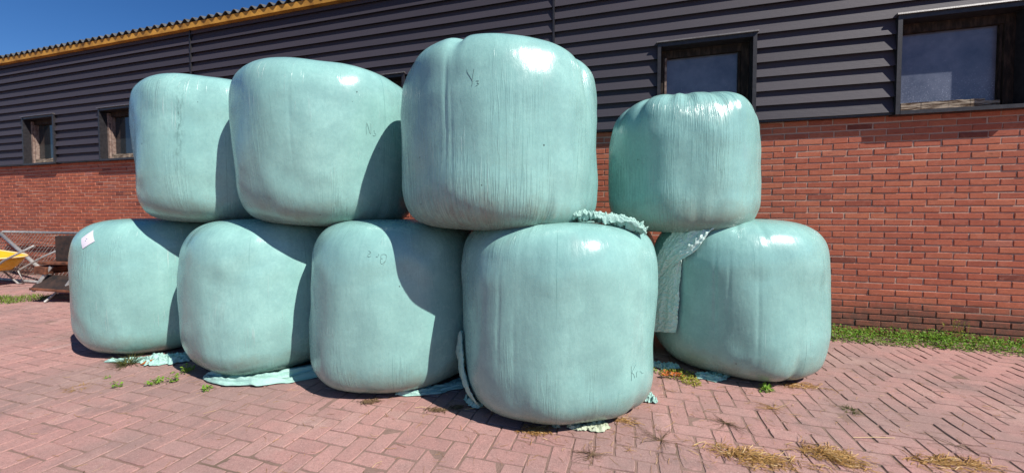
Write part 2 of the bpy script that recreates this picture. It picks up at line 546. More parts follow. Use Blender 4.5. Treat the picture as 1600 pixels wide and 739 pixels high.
# ------------------------------------------------------------------ barn
barn = empty('barn', W(6, 0, 0), 'long low barn, red brick below and dark lap boarding above, corrugated roof, behind the bales', 'barn')
SMIN, SMAX = -4.0, 22.0
ZC = 2.235
BH = .151
wins = [(0.075, 1.01), (2.27, 3.19), (4.45, 5.38), (6.50, 7.45), (9.0, 9.95), (11.80, 12.80), (14.18, 15.13), (17.0, 17.95), (-2.15, -1.22)]
WTOP = ZC + 6 * BH + .01
br = MB(); b2 = random.Random(11)
BL, BC = .220, .0645
j = 0
z = -.03
while z < ZC - .01:
    s = SMIN + (BL / 2 if j % 2 else 0) + b2.gauss(0, .004)
    while s < SMAX:
        L = BL - .010 + b2.gauss(0, .002)
        n1 = b2.gauss(0, .0018); dz = b2.gauss(0, .0012)
        s0, s1, z0, z1 = s, s + L, z + dz, min(z + BC - .0125 + dz, ZC - .005)
        c = .003
        vs = []
        for ins, n in ((0, -.02), (0, n1 - .004), (c, n1)):
            for (ss, zz) in ((s0 + ins, z0 + ins), (s1 - ins, z0 + ins), (s1 - ins, z1 - ins), (s0 + ins, z1 - ins)):
                vs.append(W(ss + b2.gauss(0, .0014), zz + b2.gauss(0, .0012), n + (b2.gauss(0, .0006) if n > -.01 else 0)))
        fs = [(11, 10, 9, 8)]
        for b in (0, 4):
            for k in range(4):
                fs.append((b + k, b + 4 + k, b + 4 + (k + 1) % 4, b + (k + 1) % 4))
        t = min(1, max(0, b2.gauss(.55, .15)))
        if b2.random() < .025: t = b2.random() * .15
        br.add(vs, fs, t)
        s += BL
    z += BC; j += 1
br.build('brick_wall', M['brick'], barn)
mo = MB(); mo.wbox(SMIN, SMAX, -.05, ZC + .02, -.25, -.0060)
mo.wbox(SMIN, SMIN + .25, -.05, 4.4, -8, -.252)
mo.wbox(SMAX - .25, SMAX, -.05, 4.4, -8, -.252)
mo.wbox(SMIN, SMAX, -.05, 4.4, -8.25, -8.0)
mo.build('mortar_wall', M['mortar'], barn)
bk = MB()   # dark sheathing behind the boards, leaving the window openings
cuts = sorted(wins)
prev = SMIN
for a, b in cuts:
    bk.wbox(prev, a, ZC + .02, WTOP, -.24, .03); prev = b
bk.wbox(prev, SMAX, ZC + .02, WTOP, -.24, .03)
bk.wbox(SMIN, SMAX, WTOP, 4.32, -.24, .03)
bk.build('wall_backing', M['trim'], barn)

seams = [4.41, 10.49, -1.9, 16.6]
cl = MB(); cr_ = random.Random(5)
for r in range(14):
    z0 = ZC + r * BH; z1 = z0 + BH + .012
    ints = [(SMIN, SMAX)]
    cuts = list(wins) if r < 6 else []
    pts = []
    segs = []
    edges = sorted([(a - .005, b + .005) for a, b in cuts] + [(s - .012, s + .012) for s in seams])
    p = SMIN
    for a, b in edges:
        if a > p: segs.append((p, a))
        p = max(p, b)
    segs.append((p, SMAX))
    for a, b in segs:
        k = max(1, int((b - a) / .35))
        dn0 = .037 + cr_.gauss(0, .0015)
        t = cr_.random()
        for q in range(k):      # gently wavy boards
            sa, sb = a + (b - a) * q / k, a + (b - a) * (q + 1) / k
            wa, wb = [dn0 + .0022 * noise.noise(Vector((x * 1.3, r * 5.1, 0))) for x in (sa, sb)]
            za, zb = [.0025 * noise.noise(Vector((x * .8, r * 3.3, 4))) for x in (sa, sb)]
            n0, n1 = .032, .044
            V = [W(sa, z0 + za, n0 + wa), W(sb, z0 + zb, n0 + wb), W(sb, z0 + zb, n1 + wb), W(sa, z0 + za, n1 + wa),
                 W(sa, z1 + za, n0 - .001), W(sb, z1 + zb, n0 - .001), W(sb, z1 + zb, n1 - .004), W(sa, z1 + za, n1 - .004)]
            F = [(0, 3, 2, 1), (4, 5, 6, 7), (0, 1, 5, 4), (2, 3, 7, 6)]
            if q == 0: F.append((3, 0, 4, 7))
            if q == k - 1: F.append((1, 2, 6, 5))
            cl.add(V, F, t)
cl.build('board_cladding', M['board'], barn)
for s in seams:
    sm = MB()
    lo = ZC
    for a, b in wins:
        if a < s < b: lo = WTOP + .03
    sm.wbox(s - .011, s + .011, lo, 4.263, .031, .086)
    sm.build('joint_trim', M['trim'], barn)
pz = ZC - .022
ed = MB(); p = SMIN
for a, b in sorted(wins):
    ed = MB(); ed.wbox(p, a - .033, pz, ZC - .001, .002, .066); p = b + .033
    ed.build('base_trim', M['trim'], barn)
ed = MB(); ed.wbox(p, SMAX, pz, ZC - .001, .002, .066)
ed.build('base_trim', M['trim'], barn)

for wi, (a, b) in enumerate(wins):
    wn = MB()      # casing boards lining the opening
    wn.wbox(a - .032, a + .004, ZC - .028, WTOP + .005, -.15, .098)
    wn.wbox(b - .004, b + .032, ZC - .028, WTOP + .005, -.15, .098)
    wn.wbox(a + .005, b - .005, WTOP - .035, WTOP + .004, -.15, .094)
    wn.wbox(a + .005, b - .005, ZC - .030, ZC + .006, -.15, .100)
    wo_ = wn.build('window', M['trim'], barn)
    cp = MB(); cp.wbox(a - .045, b + .045, WTOP + .006, WTOP + .022, .02, .112, dn=.004)
    cp.build('cap', M['capt'], wo_)
    # timber frame set back in the opening
    fr = MB(); n0, n1 = -.11, -.045
    za, zb = ZC + .007, WTOP - .036
    i0, i1 = a + .005, b - .005
    fr.wbox(i0, i0 + .075, za, zb, n0, n1); fr.wbox(i1 - .05, i1, za, zb, n0, n1)
    fr.wbox(i0 + .076, i1 - .051, zb - .085, zb, n0, n1 - .003)
    fr.wbox(i0 + .078, i0 + .098, za, zb - .088, n0, n1 - .018)
    fr.build('frame', M['frame'], wo_)
    f2 = MB(); f2.wbox(i1 - .074, i1 - .0515, za + .002, zb - .087, n0 - .004, n1 + .006)
    f2.build('pale_stile', M['palef'], wo_)
    if wi in (5, 6, 7):
        f3 = MB(); f3.wbox(i1 - .049, i1 - .003, za + .001, zb - .02, n1 + .002, -.012)  # sunlit pinkish tone of the reveal is put into the lining's colour
        f3.build('jamb_lining', M['palef'], wo_)
    sl = MB()
    nseg = 14; sx0, sx1 = i0 + .10, i1 - .075
    sw = random.Random(wi)
    for q in range(nseg):
        u0, u1 = sx0 + (sx1 - sx0) * q / nseg, sx0 + (sx1 - sx0) * (q + 1) / nseg
        h = .098 + .004 * noise.noise(Vector((q * .7, wi, 0)))
        if q < 2: h *= .75
        sl.wbox(u0, u1, za + .001, za + h, n0, n1 + .012 + sw.gauss(0, .001))
    sl.build('sill', M['sill'], wo_)
    pn = MB(); pn.wbox(i0 + .02, i1 - .02, za + .02, zb - .02, -.100, -.094)
    pn.build('pane', M['pane_dark' if wi >= 3 else 'pane_clear'], wo_)

# fascia, battens and corrugated roof
fa = MB()
k = 40
for q in range(k):
    s0, s1 = SMIN + (SMAX - SMIN) * q / k, SMIN + (SMAX - SMIN) * (q + 1) / k
    fa.wbox(s0, s1, 4.265, 4.355, .03, .138)
fa.build('fascia', M['fascia'], barn)
rf = MB()
PI_ = .177; step = PI_ / 8
ns = int((SMAX - SMIN + .6) / step)
rows = [(.158, 4.354), (.14, 4.361), (-4.0, 5.62), (-8.4, 4.32)]
vid = []
for q in range(ns + 1):
    s = SMIN - .3 + q * step
    o = .032 * math.sin(2 * math.pi * s / PI_)
    for th in (0, -.008):
        for n, zz in rows:
            rf.v.append(W(s, zz + .03 + o + th, n))
R_ = len(rows)
for q in range(ns):
    b0, b1 = q * 2 * R_, (q + 1) * 2 * R_
    for k in range(R_ - 1):
        rf.f.append((b0 + k, b1 + k, b1 + k + 1, b0 + k + 1)); rf.t.append(.5)
        rf.f.append((b0 + R_ + k, b0 + R_ + k + 1, b1 + R_ + k + 1, b1 + R_ + k)); rf.t.append(.5)
    rf.f.append((b0, b0 + R_, b1 + R_, b1)); rf.t.append(.5)
rf.build('corrugated_roof', M['roof'], barn)

# ------------------------------------------------------------------ bales
def sstep(a, b, x):
    t = min(1, max(0, (x - a) / (b - a))); return t * t * (3 - 2 * t)


BALES = {}


def bale(key, x, y, z0, Rr, H, label, group, n=4.6, nb=5.6, taper=0.0, tilt=(0, 0), oval=(0, 0), seed=0, folds=(), top_pleat=0.0,
         botsag=0.0, rowlab=None, skew=(0, 0), fine=0):
    """folds: (offset deg right of camera-facing, width deg, depth m, height centre 0..1, height spread)"""
    th0 = math.atan2(-y, -x)            # direction from bale to camera
    NT_, NP = 440, 150
    vs = []; uvs = []; fs = []
    sv = Vector((seed * 7.13, seed * 3.7, seed * 1.9))
    prof = []
    for j in range(NP + 1):
        ph = -math.pi / 2 + math.pi * j / NP
        # denser sampling along the side and rounded edges
        ph = ph + .12 * math.sin(2 * ph)
        c, s_ = abs(math.cos(ph)), math.sin(ph)
        e = 2.0 / (n if s_ > 0 else nb)
        prof.append((c ** e if c > 1e-9 else 0.0, math.copysign(abs(s_) ** e, s_)))
    arc = [0.0]
    for j in range(1, NP + 1):
        arc.append(arc[-1] + math.hypot((prof[j][0] - prof[j - 1][0]) * Rr, (prof[j][1] - prof[j - 1][1]) * H / 2))
    rs = random.Random(seed)
    ple = [(rs.uniform(0, 2 * math.pi), rs.uniform(.03, .10), rs.uniform(.3, 1.0)) for _ in range(16)]
    for j, (pr_, pz_) in enumerate(prof):
        zf = (pz_ + 1) / 2
        corner = math.exp(-((zf - .96) / .07) ** 2) * (1 if pr_ > .5 else pr_ * 2)
        side = 1.0 if pr_ > .85 else (pr_ / .85) ** 2
        for i in range(NT_):
            th = 2 * math.pi * i / NT_
            a = th - th0
            a = (a + math.pi) % (2 * math.pi) - math.pi
            ct, st = math.cos(th), math.sin(th)
            r = Rr * pr_
            r *= 1 + taper * pz_ + oval[0] * math.cos(2 * (a - oval[1])) * side
            r *= 1 + .010 * math.cos(math.pi * pz_ / 2)          # belly
            nv = Vector((ct * 1.5, st * 1.5, pz_ * .9)) + sv
            lowf = noise.noise(nv)
            mid = noise.noise(nv * 2.2 + Vector((5, 1, pz_ * 1.5)))
            dr = .040 * lowf * side + .010 * mid * side
            dz = .020 * noise.noise(Vector((ct * 1.2, st * 1.2, 7)) + sv) * (1 if pz_ > 0 else .3)
            # long shallow vertical tucks
            u1 = noise.noise(Vector((ct * 7, st * 7, pz_ * .8)) + sv)
            dr += .0012 * u1 * side
            if top_pleat:
                for (t0, w0, d0) in ple:
                    dd = (th - t0 + math.pi) % (2 * math.pi) - math.pi
                    if abs(dd) < 3 * w0:
                        gq = math.exp(-(dd / w0) ** 2) * d0 * top_pleat
                        dr -= .016 * gq * sstep(.62, .95, zf) * side
                        dz -= .024 * gq * corner
            for (fd, fw, dep, hc, hs) in folds:
                dd = math.degrees(a) - fd
                if abs(dd) < 3.2 * fw:
                    gq = math.exp(-(dd / fw) ** 2) * math.exp(-((zf - hc) / hs) ** 2)
                    dr -= dep * gq * side
                    if hc > .85: dz -= dep * .7 * gq * corner
            r = max(0, r + dr)
            zz = (pz_ + 1) / 2 * H + dz * side
            if pz_ < 0:
                # underside settles onto what carries it
                zz += botsag * (1 - pr_) * (1 if pr_ < 1 else 0)
            px = r * ct + skew[0] * (zf - .5)
            py = r * st + skew[1] * (zf - .5)
            zz += px * tilt[0] + py * tilt[1]
            vs.append((x + px, y + py, z0 + zz))
            uvs.append((a * Rr, arc[j]))
    for j in range(NP):
        for i in range(NT_):
            i2 = (i + 1) % NT_
            fs.append((j * NT_ + i, j * NT_ + i2, (j + 1) * NT_ + i2, (j + 1) * NT_ + i))
    me = bpy.data.meshes.new('wrapped_bale')
    # lowest point onto z0 for those on the ground
    if z0 < .2:
        mn = min(v[2] for v in vs); vs = [(v[0], v[1], v[2] - mn + z0) for v in vs]
    me.from_pydata(vs, [], fs); me.update()
    l = me.uv_layers.new(name='UVMap')
    flat = [0.0] * (2 * len(me.loops))
    for pidx, p in enumerate(me.polygons):
        u_s = [uvs[me.loops[li].vertex_index] for li in p.loop_indices]
        mxu = max(u[0] for u in u_s)
        for li, u in zip(p.loop_indices, u_s):
            uu = u[0] + (2 * math.pi * Rr if mxu - u[0] > 1 else 0)
            flat[2 * li] = uu; flat[2 * li + 1] = u[1]
    l.data.foreach_set('uv', flat)
    me.polygons.foreach_set('use_smooth', [True] * len(me.polygons))
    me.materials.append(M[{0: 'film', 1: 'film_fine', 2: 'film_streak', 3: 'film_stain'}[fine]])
    o = bpy.data.objects.new('wrapped_bale', me)
    C.objects.link(o)
    # put the origin at the foot of the bale
    me.transform(Matrix.Translation((-x, -y, -z0)))
    o.location = (x, y, z0)
    tag(o, label, 'hay bale', group)
    bvh = BVHTree.FromPolygons([Vector(v) for v in vs], fs)
    BALES[key] = dict(o=o, bvh=bvh, c=Vector((x, y, z0 + H / 2)), R=Rr, H=H, th0=th0)
    return o


def onbale(key, off, z, lift=.003):
    """point on a bale's side: off degrees to the right of camera-facing, z above the ground"""
    B = BALES[key]
    th = B['th0'] + R(off)
    d = Vector((math.cos(th), math.sin(th), 0))
    org = Vector((B['c'].x, B['c'].y, z)) + d * 3
    h = B['bvh'].ray_cast(org, -d)
    if h[0] is None: return Vector((B['c'].x, B['c'].y, z)) + d * B['R']
    return h[0] + h[1] * lift


def onbale_dir(key, off, el, lift=.004):
    """point on a bale seen from its centre: off degrees right of camera-facing, el degrees up"""
    B = BALES[key]
    th = B['th0'] + R(off)
    d = Vector((math.cos(th) * math.cos(R(el)), math.sin(th) * math.cos(R(el)), math.sin(R(el))))
    h = B['bvh'].ray_cast(B['c'] + d * 4, -d)
    return h[0] + h[1] * lift


GL = 'green wrapped bales of the bottom row'
GU = 'green wrapped bales stacked on top'
bale('L1', -3.39, 3.78, 0, .638, 1.20, 'bottom row bale with a pale pink square sticker near its top left edge', GL,
     seed=1, taper=.01, n=4.6)
bale('L2', -2.09, 3.37, 0, .645, 1.20, 'plain bottom row bale with a long folded strip of loose film at its foot', GL, seed=2, n=4.6)
bale('L3', -.907, 3.06, 0, .640, 1.20, 'bottom row bale marked with upside down handwriting high on its front', GL, seed=3, n=4.7)
bale('L4', .305, 2.68, 0, .657, 1.195, 'nearest and largest bottom row bale, with a faint K mark low on its right', GL, seed=4, n=5.5,
     folds=((52, 6, .030, .04, .12), (14, 9, .012, .02, .1), (-28, .8, .0035, .55, .2), (-20, .7, .003, .42, .16)))
bale('L5', 1.885, 3.26, 0, .635, 1.20, 'bottom row bale at the right end, crinkled film hanging over its left side', GL, seed=5, n=4.6,
     taper=-.012, folds=((40, 4, .022, .06, .16), (20, 3, .010, .97, .07), (2, 3, .008, .97, .06), (-10, .9, .004, .55, .22), (14, .8, .004, .45, .26), (-2, .8, .003, .6, .2)))
bale('B1', .80, 4.02, 0, .65, 1.20, 'shaded bale in the dark gap behind the nearest bale, against the barn wall', GL, seed=6)
bale('U1', -2.71, 3.68, 1.165, .65, 1.245, 'leftmost of the upper bales, with a dark dirty streak down its front', GU, seed=8, n=5.4, taper=.02, tilt=(-.02, .0), fine=2)
bale('U2', -1.51, 3.25, 1.15, .67, 1.215, 'upper bale narrowing towards its foot, second from the left, half shaded on its right', GU, seed=9, n=5.3,
     taper=.055, folds=((33, 5, .02, .05, .10), (-22, .8, .003, .6, .25)), tilt=(-.035, 0))
bale('U3', -.072, 2.75, 1.135, .672, 1.155, 'biggest upper bale, tallest of the stack, with a handwritten Y on its front', GU, seed=10, n=6.0,
     folds=((-24, 4, .026, .97, .14), (50, 4, .050, .95, .24), (24, 4, .022, .03, .2), (-27, .9, .006, .62, .22), (-24, .8, .004, .45, .2), (5, .8, .003, .5, .2)), tilt=(-.02, .0), fine=3)
bale('U4', 1.45, 3.32, 1.09, .585, 1.10, 'smallest upper bale, alone at the right with gathered pleats round its top', GU, seed=11, n=4.4,
     top_pleat=1.0, taper=.0, tilt=(-.01, 0), folds=((-32, 4, .022, .96, .14), (4, 4, .02, .97, .12), (30, 4, .02, .97, .12), (12, 4, .012, .03, .2)), fine=1)
bale('B3', .20, 3.98, 1.14, .64, 1.10, 'dark shaded upper bale peeping out behind the biggest one', GU, seed=12)


#STAGE2
# ------------------------------------------------------------------ marks on the bales (parts of their bale)
def catmull(pts, k=4):
    if len(pts) < 3: return pts
    out = []
    for i in range(len(pts) - 1):
        p0 = pts[max(i - 1, 0)]; p1 = pts[i]; p2 = pts[i + 1]; p3 = pts[min(i + 2, len(pts) - 1)]
        for q in range(k):
            t = q / k
            out.append(tuple(.5 * ((2 * b) + (-a + c) * t + (2 * a - 5 * b + 4 * c - d) * t * t + (-a + 3 * b - 3 * c + d) * t ** 3)
                             for a, b, c, d in zip(p0, p1, p2, p3)))
    out.append(pts[-1]); return out


def writing(key, strokes, width):
    mb = MB()
    for st in strokes:
        p3 = [onbale(key, o, z, .0015) for o, z in catmull(st)]
        mb.tube(p3, width, 5)
    mb.build('handwriting', M['ink'], BALES[key]['o'])


writing('U3', [[(-15.3, 2.018), (-15.2, 2.0), (-12.9, 1.953), (-13.1, 1.925)], [(-12.2, 2.015), (-12.9, 1.953)],
               [(-11.2, 1.949), (-10.0, 1.949), (-10.7, 1.939), (-9.9, 1.933), (-11.3, 1.922)]], .0010)
writing('U2', [[(19.0, 1.812), (18.9, 1.892), (21.7, 1.816), (21.6, 1.894)],
               [(23.5, 1.843), (24.4, 1.844), (24.2, 1.831), (25.3, 1.822), (24.4, 1.81), (23.2, 1.81)]], .0009)
writing('L3', [[(-8.6, .919), (-7.2, .95), (-6.9, .98), (-8.5, .987), (-9.8, .981), (-9.9, .963), (-9.0, .960)],
               [(-9.9, .963), (-10.1, .94), (-9.3, .927), (-7.6, .943)],
               [(-11.3, .99), (-11.5, .976), (-12.1, .971), (-12.7, .974)],
               [(-17.1, 1.01), (-16.0, 1.002), (-15.8, .994), (-17.1, .988), (-17.3, .975), (-16.2, .973), (-15.5, .979)]], .0012)
writing('L4', [[(41.5, .385), (41.4, .302)], [(45.2, .384), (43.3, .362), (41.9, .346)], [(41.9, .346), (43.2, .334), (43.9, .311)],
               [(45.4, .311), (45.7, .339), (47.0, .339)], [(48.4, .335), (49.3, .333), (50.3, .321), (52.0, .315)]], .0009)

st = MB()       # sticker laid onto the film, following its curve
K = 8
ca = [(-61.4, 35.6), (-55.0, 41.8), (-48.2, 34.6), (-57.2, 29.5)]
for i in range(K + 1):
    for j in range(K + 1):
        u, v = i / K, j / K
        o_, e_ = [(1 - u) * (1 - v) * ca[0][k] + u * (1 - v) * ca[1][k] + u * v * ca[2][k] + (1 - u) * v * ca[3][k] for k in (0, 1)]
        st.v.append(tuple(onbale_dir('L1', o_, e_, .004)))
for i in range(K):
    for j in range(K):
        a = i * (K + 1) + j
        st.f.append((a, a + 1, a + K + 2, a + K + 1)); st.t.append(.5)
tag(st.build('sticker', M['sticker'], BALES['L1']['o'], smooth=True), 'pale pink square sticker')
mk = MB()
mk.tube([onbale_dir('L1', -56.2, 35.9, .006), onbale_dir('L1', -55.1, 35.5, .006)], .0018, 5)
mk.tube([onbale_dir('L1', -55.5, 34.3, .006), onbale_dir('L1', -56.5, 34.7, .006)], .0015, 5)
mk.build('printed_mark', M['ink'], BALES['L1']['o'])


# ------------------------------------------------------------------ loose film
def sheet(name, pts, nu, nv, mat, label, group=None, thick=.0014):
    """pts[i][j] points of a (nu+1)x(nv+1) grid"""
    mb = MB()
    for i in range(nu + 1):
        for j in range(nv + 1): mb.v.append(tuple(pts[i][j]))
    for i in range(nu):
        for j in range(nv):
            a = i * (nv + 1) + j
            mb.f.append((a, a + 1, a + nv + 2, a + nv + 1)); mb.t.append(.5)
    o = mb.build(name, mat, smooth=True)
    c = sum((Vector(v) for v in mb.v), Vector()) / len(mb.v)
    zmin = min(v[2] for v in mb.v)
    o.data.transform(Matrix.Translation((-c.x, -c.y, -zmin))); o.location = (c.x, c.y, zmin)
    m = o.modifiers.new('thickness', 'SOLIDIFY'); m.thickness = thick; m.offset = 0
    return tag(o, label, 'film scrap', group)


def crumple(axis, widths, height, seed, label, group, mat='scrap', base=0.0, folds=3.0, ragged=.25, cross=.0, nu=90, nv=44):
    """a crushed strip of film lying along a line: folds run mostly along it"""
    rs = random.Random(seed)
    sx = Vector((rs.random() * 50, rs.random() * 50, rs.random() * 50))
    ax = catmull([tuple(p) + ((0,) if len(p) == 2 else ()) for p in axis], 12)
    n = len(ax) - 1
    rows = []
    for i in range(nu + 1):
        t = i / nu * n; k = min(int(t), n - 1); f = t - k
        p = Vector(ax[k]).lerp(Vector(ax[k + 1]), f)
        d = (Vector(ax[k + 1]) - Vector(ax[k])); d.z = 0; d.normalize()
        sd_ = Vector((-d.y, d.x, 0))
        u = i / nu
        wi = widths[min(int(u * (len(widths) - 1)), len(widths) - 2)]
        wj = widths[min(int(u * (len(widths) - 1)) + 1, len(widths) - 1)]
        fr = u * (len(widths) - 1) - min(int(u * (len(widths) - 1)), len(widths) - 2)
        wd = wi + (wj - wi) * fr
        row = []
        for j in range(nv + 1):
            v = j / nv - .5
            rag = 1 + ragged * noise.noise(Vector((u * 9, 3 if v > 0 else 9, seed))) + ragged * .45 * noise.noise(Vector((u * 19, 5 if v > 0 else 2, seed)))
            endr = .06 * noise.noise(Vector((v * 7, 1.5 if u > .5 else 8, seed)))
            q = p + sd_ * (v * wd * rag) + d * (endr * wd * (1 if u > .5 else -1))
            w1 = noise.noise(Vector((u * (2.0 + cross * 5), v * folds * 2, 0)) + sx)
            w2 = noise.noise(Vector((u * (4 + cross * 9) + w1 * 1.2, v * folds * 4.5 + w1 * 2.0, 4)) + sx)
            w3 = noise.noise(Vector((u * 22, v * folds * 9, 9)) + sx)
            edge = min(1, (.5 - abs(v)) * 6, u * 9 + .1, (1 - u) * 9 + .1)
            h = (1 - abs(w1) * 2.4) * .55 + (1 - abs(w2) * 2.6) * .4 + w3 * .22
            h = max(0, h)
            q += sd_ * (w2 * .10 * wd) + d * (w1 * .12 * wd)
            q.z = p.z + base + .0055 + gz(q.x, q.y) + height * h * (.22 + .78 * edge)
            row.append(q)
        rows.append(row)
    return sheet('loose_film', rows, nu, nv, M[mat], label, group)


GF = 'scraps of loose film round the bales'
crumple([(-3.42, 3.20), (-3.20, 3.215), (-3.02, 3.22)], [.05, .09, .12, .10], .022, 21, 'flat wrinkled film scrap beside the dark grass tuft, at the first bale', GF, folds=1.5, cross=.3)
crumple([(-3.08, 3.20), (-2.92, 3.21), (-2.72, 3.24)], [.12, .22, .22, .13], .055, 22, 'crumpled heap of film right of the dark grass tuft', GF, folds=1.8, cross=.55)
crumple([(-2.34, 2.90), (-2.12, 2.83), (-1.80, 2.86), (-1.48, 3.02)], [.05, .15, .22, .24, .22], .06, 23, 'long folded strip of film at the foot of the second bale', GF, folds=1.7, cross=.05, ragged=.12, nu=130)
crumple([(-.80, 2.60), (-.58, 2.64), (-.36, 2.76), (-.26, 2.86)], [.03, .11, .14, .12], .04, 24, 'flat film scrap at the foot of the third bale', GF, folds=1.4, cross=.25)
crumple([(.90, 2.53), (.955, 2.485)], [.10, .07, .03], .05, 25, 'small twist of film poking out right of the nearest bale', GF, folds=.8, cross=.2, nu=40, nv=24)
crumple([(.32, 2.20), (.40, 2.185), (.47, 2.18), (.56, 2.22)], [.03, .07, .05, .10, .06], .028, 26, 'bleached yellowish film rag under the front of the nearest bale', GF, mat='scrap_pale', folds=1.0, cross=.8, ragged=.5, nu=70, nv=26)
crumple([(.28, 2.21), (.235, 2.20)], [.035, .045, .03], .02, 27, 'tiny bleached film bit left of the yellowish rag', GF, mat='scrap_pale', folds=.8, cross=.6, ragged=.5, nu=30, nv=18)
crumple([(1.40, 2.89), (1.52, 2.87), (1.62, 2.93), (1.74, 2.97)], [.06, .16, .12, .06], .035, 28, 'pale film scrap beside the yellow weeds at the right end bale', GF, folds=1.1, cross=.5)
crumple([(1.12, 3.12), (1.24, 3.06), (1.34, 3.05)], [.05, .12, .07], .04, 29, 'film scrap in the shade between the nearest bale and the right end bale', GF, folds=1.2, cross=.6)

# crushed film lying across the back of the nearest bale's top
def drape(key, left, right, lift, seed, label, name='hanging_film', nu=110, nv=40, amp=.012, mat='scrap', fq=1.0):
    """film laid over a bale between two edge lines given in (degrees right, degrees up)"""
    L_ = catmull(left, 8); R_2 = catmull(right, 8)

    def at(c, t):
        k = min(int(t * (len(c) - 1)), len(c) - 2); f = t * (len(c) - 1) - k
        return tuple(a + (b - a) * f for a, b in zip(c[k], c[k + 1]))
    rows = []
    for i in range(nu + 1):
        u = i / nu; a, b = at(L_, u), at(R_2, u)
        row = []
        for j in range(nv + 1):
            v = j / nv
            o_, e_ = [a[k] + (b[k] - a[k]) * v for k in (0, 1)]
            w = 1 - abs(noise.noise(Vector((u * 3 * fq, v * 4 * fq, seed)))) * 2.2
            w2 = 1 - abs(noise.noise(Vector((u * 14 * fq, v * 9 * fq, seed + 5)))) * 2.4
            w3 = noise.noise(Vector((u * 42 * fq, v * 24 * fq, seed + 9)))
            lf = lift(u, v) + amp * (max(0, w) + .50 * max(0, w2) + .34 * w3)
            row.append(onbale_dir(key, o_, e_, max(.004, lf)))
        rows.append(row)
    return sheet(name, rows, nu, nv, M[mat], label, 'film hanging over bales')


drape('L5', [(-33, 27), (-48.3, 13), (-57.3, -1), (-64.2, -15.8), (-69.6, -31.9)], [(-30.8, 24), (-31.8, 10.7), (-32, -2.6), (-32.7, -13.5), (-33.7, -23)],
      lambda u, v: .010 + .05 * u * sstep(1.0, .1, v) + .014 * u, 41, 'crinkled straight ended film strip hanging down the left side of the right end bale', mat='crinkle', amp=.013, nu=220, nv=70)
drape('L5', [(-6, 57), (-23.9, 50.5), (-34, 43.5), (-46, 35), (-55, 23), (-60, 11)], [(8, 51.5), (1, 49.6), (-13, 41.5), (-22.0, 29.0), (-40, 17.5), (-53, 6.5)],
      lambda u, v: .018 + .016 * math.sin(math.pi * min(1, v * 1.1)), 42, 'folded film drape over the left shoulder of the right end bale, above the straight strip', mat='crinkle', amp=.022, nu=220, nv=80)
drape('L4', [(4, 66), (24, 64), (44, 61), (60, 54), (70, 44)], [(8, 59), (24, 57), (38, 54), (50, 48.5), (60, 40)],
      lambda u, v: .004, 31, 'crushed pale film rag on top of the nearest bale, at its right shoulder', name='loose_film', nu=160, nv=60, amp=.050, fq=.8)
drape('L4', [(-73, -12), (-79, -21), (-79, -30), (-71, -38), (-60, -43)], [(-70, -12), (-62, -21), (-54, -29), (-48, -36), (-50, -42)],
      lambda u, v: .004 + .034 * math.sin(math.pi * u ** .8) * (1 - v) ** .7, 43, 'film flap bulging from the lower left side of the nearest bale', amp=.014)
crumple([(-.30, 2.56), (-.24, 2.47), (-.19, 2.43)], [.07, .10, .05], .05, 33, 'small film end below the flap at the lower left of the nearest bale', GF, folds=1, cross=.4, nu=40, nv=24)


# ------------------------------------------------------------------ plants and straw
def leafy(mb, c, spread, height, count, size, rs, aspect=.6, tmin=0.0, tmax=1.0):
    for _ in range(count):
        a = rs.uniform(0, 2 * math.pi); r = math.sqrt(rs.random())
        if isinstance(spread, tuple): lx, ly = spread[0] * r * math.cos(a), spread[1] * r * math.sin(a)
        else: lx, ly = spread * r * math.cos(a), spread * r * math.sin(a)
        x, y = c[0] + lx, c[1] + ly
        z = gz(x, y) + height * rs.random() ** 1.2 * (1.05 - r * .6)
        leaf(mb, Vector((x, y, z)), size * rs.uniform(.6, 1.3), rs, aspect, rs.uniform(tmin, tmax))


def leaf(mb, p, s, rs, aspect, t):
    an = rs.uniform(0, 2 * math.pi); el = rs.uniform(-.1, 1.0)
    d = Vector((math.cos(an) * math.cos(el), math.sin(an) * math.cos(el), math.sin(el)))
    sd_ = Vector((-math.sin(an), math.cos(an), rs.uniform(-.4, .4))).normalized() * s * aspect * .5
    up = d.cross(sd_).normalized() * s * .12
    mb.add([p, p + d * s * .45 + sd_ + up, p + d * s, p + d * s * .45 - sd_ + up], [(0, 1, 2), (0, 2, 3)], t)


def blade(mb, p, d, l, wd, bend, rs, t):
    sd_ = d.cross(Vector((0, 0, 1)))
    if sd_.length < .05: sd_ = Vector((1, 0, 0))
    sd_.normalize(); sd_ *= wd / 2
    k = 4; V = []
    for i in range(k + 1):
        u = i / k
        q = p + d * l * u + bend * (u * u * l)
        q.z = max(q.z, gz(q.x, q.y) + .0015)
        ww = sd_ * (1 - .8 * u)
        V += [q - ww, q + ww]
    mb.add(V, [(2 * i, 2 * i + 1, 2 * i + 3, 2 * i + 2) for i in range(k)], t)


def tuft(c, rad, count, length, mat, seed, label, cat, group=None, name='grass_tuft', wd=.003, flat=.5, tm=(0, 1)):
    rs = random.Random(seed); mb = MB()
    for _ in range(count):
        a = rs.uniform(0, 2 * math.pi); r = rad * math.sqrt(rs.random())
        p = Vector((c[0] + r * math.cos(a), c[1] + r * math.sin(a), 0)); p.z = gz(p.x, p.y)
        a2 = a + rs.gauss(0, .7)
        e = rs.uniform(.15, 1.4) * (1 - flat) + .15
        d = Vector((math.cos(a2) * math.cos(e), math.sin(a2) * math.cos(e), math.sin(e)))
        blade(mb, p, d, length * rs.uniform(.5, 1.2), wd * rs.uniform(.7, 1.4), Vector((0, 0, -rs.uniform(0, .6))), rs, rs.uniform(*tm))
    return tag(settle(mb.build(name, M[mat]), c), label, cat, group)


